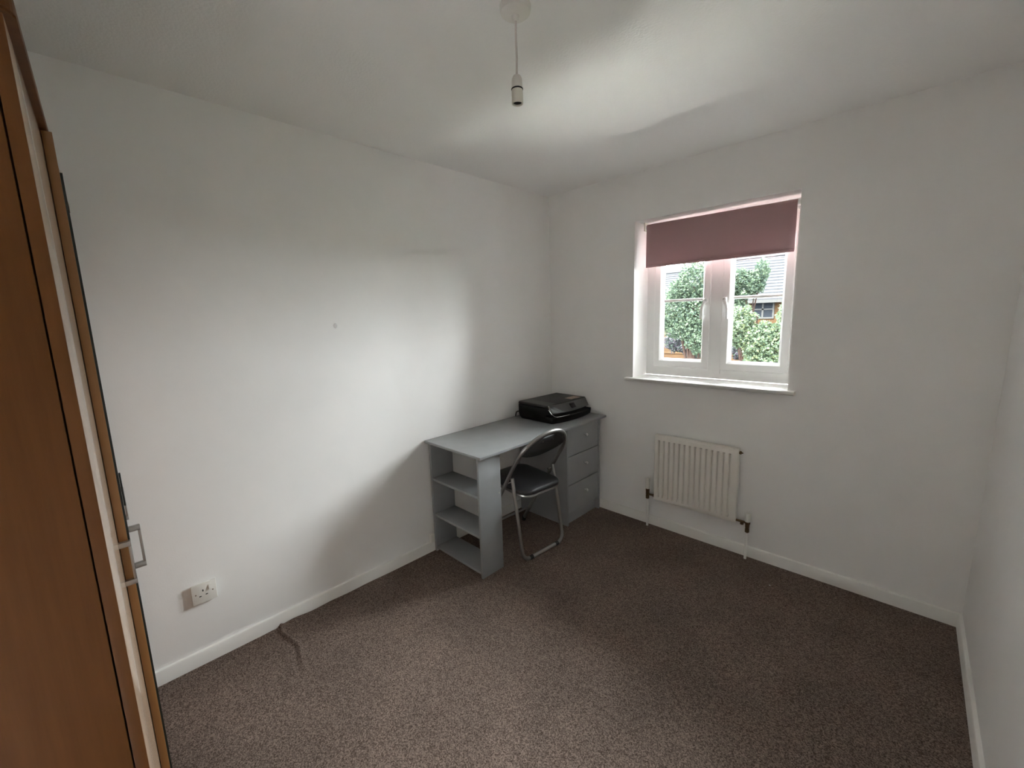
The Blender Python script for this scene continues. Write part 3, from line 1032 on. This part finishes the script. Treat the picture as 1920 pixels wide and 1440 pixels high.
# ------------------------------------------------------------------ wall socket, trunking, lint
so = empty('wall_socket', (0.0, -2.452, 0.333))
tag(so, 'white single switched power socket on the left wall above the baseboard', 'socket')
MB().box(0.0, 0.008, -0.037, 0.037, -0.037, 0.037).build('back_box', M['plastic'], so, smooth=False)
MB().box(0.0078, 0.017, -0.0455, 0.0455, -0.0455, 0.0455, bev=0.003).build('faceplate', M['plastic'], so)
for y, z, w, h_ in ((-0.004, 0.012, 0.0022, 0.0045), (-0.0155, -0.012, 0.004, 0.002), (0.0075, -0.010, 0.004, 0.002)):
    MB().box(0.0168, 0.0174, y - w, y + w, z - h_, z + h_).build('pin_hole', M['hole'], so, smooth=False)
m_ = MB().prism([(0.0168, 0.008), (0.0235, 0.010), (0.0185, 0.030), (0.0168, 0.031)], 'y', 0.017, 0.028)
m_.build('rocker_switch', M['plastic'], so)
for y in (-0.031, 0.031):
    MB().lathe([(0.0028, 0.0168), (0.0026, 0.0176), (0.001, 0.0178)], (0, y, 0.0), 10, 'x').build('screw', M['brass'], so)
tb = MB().box(0.0005, 0.026, -1.278, -1.248, 0.0665, 0.118, bev=0.003).build('trunking_block', M['plastic'])
tag(tb, 'small white trunking block standing on the baseboard behind the desk end', 'trunking')
ln = MB().lathe([(0.002, 0.0005), (0.004, 0.002), (0.0025, 0.004)], (1.697, -0.237, 0.0), 7).build('lint', M['lint'])
tag(ln, 'tiny white speck of lint on the dark carpet below the radiator', 'lint')

# ------------------------------------------------------------------ outside
GZ = -2.6
MB().box(-45, 40, 5.2, 80, GZ - 0.3, GZ).build('ground', M['lawn'], smooth=False)['kind'] = 'structure'
MB().box(-30, 30, 0.31, 5.2, GZ - 0.3, GZ + 0.02).build('pavement', M['paving'], smooth=False)['kind'] = 'structure'


def foliage(name, blobs, mats, n, size, parent, origin):
    """leaf sprays scattered through the outer shell of ellipsoid blobs: one mesh of loose folded leaves"""
    vs, fs, mi = [], [], []
    wts = [b[3] * b[4] * b[5] for b in blobs]
    tot = sum(wts)
    for b, w in zip(blobs, wts):
        cx, cy, cz, rx, ry, rz = b
        for _ in range(int(n * w / tot)):
            d = Vector((random.gauss(0, 1), random.gauss(0, 1), random.gauss(0, 1))).normalized()
            k = 0.55 + 0.47 * random.random() ** 0.6
            lump = 1 + 0.16 * math.sin(d.x * 7 + cx * 3) * math.sin(d.z * 8 + cz) + 0.10 * math.sin(d.x * 17 + d.z * 13)
            p = Vector((cx + d.x * rx * k * lump, cy + d.y * ry * k * lump, cz + d.z * rz * k * lump))
            a = (d * 0.6 + Vector((random.gauss(0, 1), random.gauss(0, 1), random.gauss(0, 0.7) + 0.2))).normalized()
            s = a.cross(Vector((random.gauss(0, 1), random.gauss(0, 1), random.gauss(0, 1)))).normalized()
            L = size * random.uniform(0.6, 1.3)
            wd_ = L * random.uniform(0.28, 0.45)
            nn = a.cross(s)
            i0 = len(vs)
            vs += [p - a * L * 0.5, p + s * wd_ + nn * wd_ * 0.4, p + a * L * 0.5, p - s * wd_ + nn * wd_ * 0.4]
            fs += [(i0, i0 + 1, i0 + 2), (i0, i0 + 2, i0 + 3)]
            q = random.choice(range(len(mats)))
            mi += [q, q]
    me = bpy.data.meshes.new(name)
    o0 = Vector(origin)
    me.from_pydata([tuple(v_ - o0) for v_ in vs], [], fs)
    for q in mats:
        me.materials.append(q)
    me.polygons.foreach_set('material_index', mi)
    o = bpy.data.objects.new(name, me)
    COL.objects.link(o)
    o.parent = parent
    o['kind'] = 'stuff'
    return o


def tree(name, x, y, blobs, mats, n, size, label, cat, r=0.10):
    t = empty(name, (x, y, GZ))
    tag(t, label, cat)
    top = max(b[2] for b in blobs)
    m_ = MB()
    hgt = top - GZ
    m_.tube([(0, 0, 0), (0.03, 0.02, hgt * 0.4), (-0.02, 0.0, hgt * 0.75), (0.02, 0.0, hgt)], [r, r * 0.8, r * 0.5, r * 0.2], 8)
    m_.build('trunk', M['bark'], t)
    for b in blobs:
        s0 = Vector((0.0, 0.0, max(0.3, (b[2] - GZ) * 0.55)))
        e0 = Vector((b[0] - x, b[1] - y, b[2] - GZ))
        MB().tube([s0, s0.lerp(e0, 0.5) + Vector((0, 0, 0.06)), e0], [r * 0.45, r * 0.3, r * 0.12], 6).build('branch', M['bark'], t)
    foliage('foliage', blobs, mats, n, size, t, (x, y, GZ))
    return t


tree('tree', -2.0, 8.0, [(-1.95, 8.0, 2.25, 0.42, 0.42, 0.48), (-2.45, 8.0, 1.55, 0.5, 0.42, 0.5), (-1.85, 8.0, 1.45, 0.55, 0.42, 0.6), (-1.75, 8.0, 0.85, 0.45, 0.42, 0.4), (-2.3, 8.0, 1.15, 0.45, 0.42, 0.32), (-2.35, 8.0, 2.0, 0.25, 0.42, 0.3)],
     [M['leaf_a'], M['leaf_b'], M['leaf_a'], M['leaf_c']], 21000, 0.058, 'tall mid green tree filling the left hand window pane', 'tree')
tree('tree', -1.3, 9.7, [(-1.45, 9.7, 2.13, 0.44, 0.42, 0.44), (-0.95, 9.7, 2.46, 0.13, 0.42, 0.31), (-1.08, 9.7, 2.13, 0.21, 0.42, 0.23), (-1.57, 9.7, 1.45, 0.34, 0.42, 0.47), (-1.81, 9.7, 2.02, 0.36, 0.42, 0.52)],
     [M['leaf_c'], M['leaf_a'], M['leaf_b']], 15000, 0.062, 'blue green tree with an upright top against the grey roof', 'tree', r=0.07)
tree('tree', -0.2, 6.5, [(-0.54, 6.5, 1.17, 0.33, 0.36, 0.39), (-0.12, 6.5, 0.9, 0.33, 0.36, 0.35), (0.17, 6.5, 0.87, 0.28, 0.36, 0.39), (0.25, 6.5, 1.36, 0.07, 0.36, 0.24), (0.02, 6.5, 0.52, 0.37, 0.36, 0.23)],
     [M['leaf_y'], M['leaf_b'], M['leaf_a'], M['leaf_b']], 18000, 0.050, 'low bushy yellow green tree in front of the brick house', 'tree', r=0.06)
tree('shrub', -2.4, 11.2, [(-3.71, 11.2, 0.53, 0.45, 0.45, 0.36), (-3.19, 11.2, 0.4, 0.52, 0.45, 0.39), (-1.44, 11.2, 0.27, 0.65, 0.45, 0.39)],
     [M['leaf_p'], M['leaf_p'], M['leaf_c']], 12000, 0.068, 'dark purplish shrub low behind the green trees', 'shrub', r=0.05)


def house(x0, x1, y, eave, ridge, depth, label, windows):
    h = empty('house', ((x0 + x1) / 2, y, GZ))
    tag(h, label, 'house')
    cx = (x0 + x1) / 2
    MB().box(x0 - cx, x1 - cx, 0, depth, 0, eave - GZ).build('wall', M['brick'], h, smooth=False)
    # gable ends close the roof
    MB().prism([(0.05, eave - GZ + 0.02), (depth - 0.05, eave - GZ + 0.02), (depth / 2, ridge - GZ - 0.15)], 'x', x0 - cx, x1 - cx).build('gable', M['brick'], h, smooth=False)
    # roof slopes laid in overlapping tile courses
    m_ = MB()
    run = depth / 2 + 0.35
    rise = (ridge - eave) * run / (depth / 2)
    nc = 15
    for side in (0, 1):
        for k in range(nc):
            t0, t1 = k / nc, (k + 1.15) / nc
            pts = []
            for t, up in ((t0, 0.075), (t1, 0.0)):
                yy = -0.35 + run * t
                zz = ridge - GZ - rise + rise * t + up
                pts.append((yy if side == 0 else depth - yy, zz))
            lo = (pts[0][0], pts[0][1] - 0.075)
            m_.prism([lo, pts[0], pts[1], (pts[1][0], pts[1][1] - 0.03)], 'x', x0 - cx - 0.25, x1 - cx + 0.25)
    rt_ = m_.build('roof_tiles', M['tile'], h, smooth=False)
    rt_['kind'] = 'stuff'
    m_ = MB().prism([(depth / 2 - 0.16, ridge - GZ + 0.0), (depth / 2, ridge - GZ + 0.15), (depth / 2 + 0.16, ridge - GZ + 0.0)], 'x', x0 - cx - 0.25, x1 - cx + 0.25)
    m_.build('ridge', M['tile'], h, smooth=False)
    MB().box(x0 - cx - 0.2, x1 - cx + 0.2, -0.36, -0.26, eave - GZ - 0.42, eave - GZ - 0.24).build('fascia', M['farwhite'], h, smooth=False)
    for wx0, wx1, wz0, wz1 in windows:
        m_ = MB()
        a0, a1, b0, b1 = wx0 - cx, wx1 - cx, wz0 - GZ, wz1 - GZ
        fw = 0.09
        for q in ((a0, a0 + fw, b0, b1), (a1 - fw, a1, b0, b1), (a0 + fw, a1 - fw, b0, b0 + fw), (a0 + fw, a1 - fw, b1 - fw, b1),
                  ((a0 + a1) / 2 - 0.05, (a0 + a1) / 2 + 0.05, b0 + fw, b1 - fw), (a0 + fw, a1 - fw, (b0 + b1) / 2 - 0.04, (b0 + b1) / 2 + 0.04)):
            m_.box(q[0], q[1], -0.05, -0.0005, q[2], q[3])
        w_ = m_.build('window', M['farwhite'], h, smooth=False)
        MB().box(a0 + fw, a1 - fw, -0.02, -0.001, b0 + fw, b1 - fw).build('pane', M['farglass'], w_, smooth=False)
    return h


house(-8.2, 4.5, 26.0, 2.30, 4.90, 7.2, 'brick house with grey tiled roof and white window behind the trees',
      [(-5.55, -4.35, 0.95, 2.06), (-1.2, 0.0, 0.95, 2.06)])
house(-24.0, -10.2, 27.0, 2.1, 4.55, 7.2, 'farther house with only its grey roof showing at the left pane',
      [(-14.2, -13.0, 0.6, 1.7)])
gw = empty('garden_wall', (-4.0, 21.0, GZ))
tag(gw, 'low orange brick garden wall seen beneath the trees', 'wall')
MB().box(-14, 12, 0, 0.22, 0, 1.75).build('brickwork', M['brick'], gw, smooth=False)
MB().box(-14.0, 12.0, -0.03, 0.25, 1.751, 1.82).build('coping', M['brick'], gw, smooth=False)
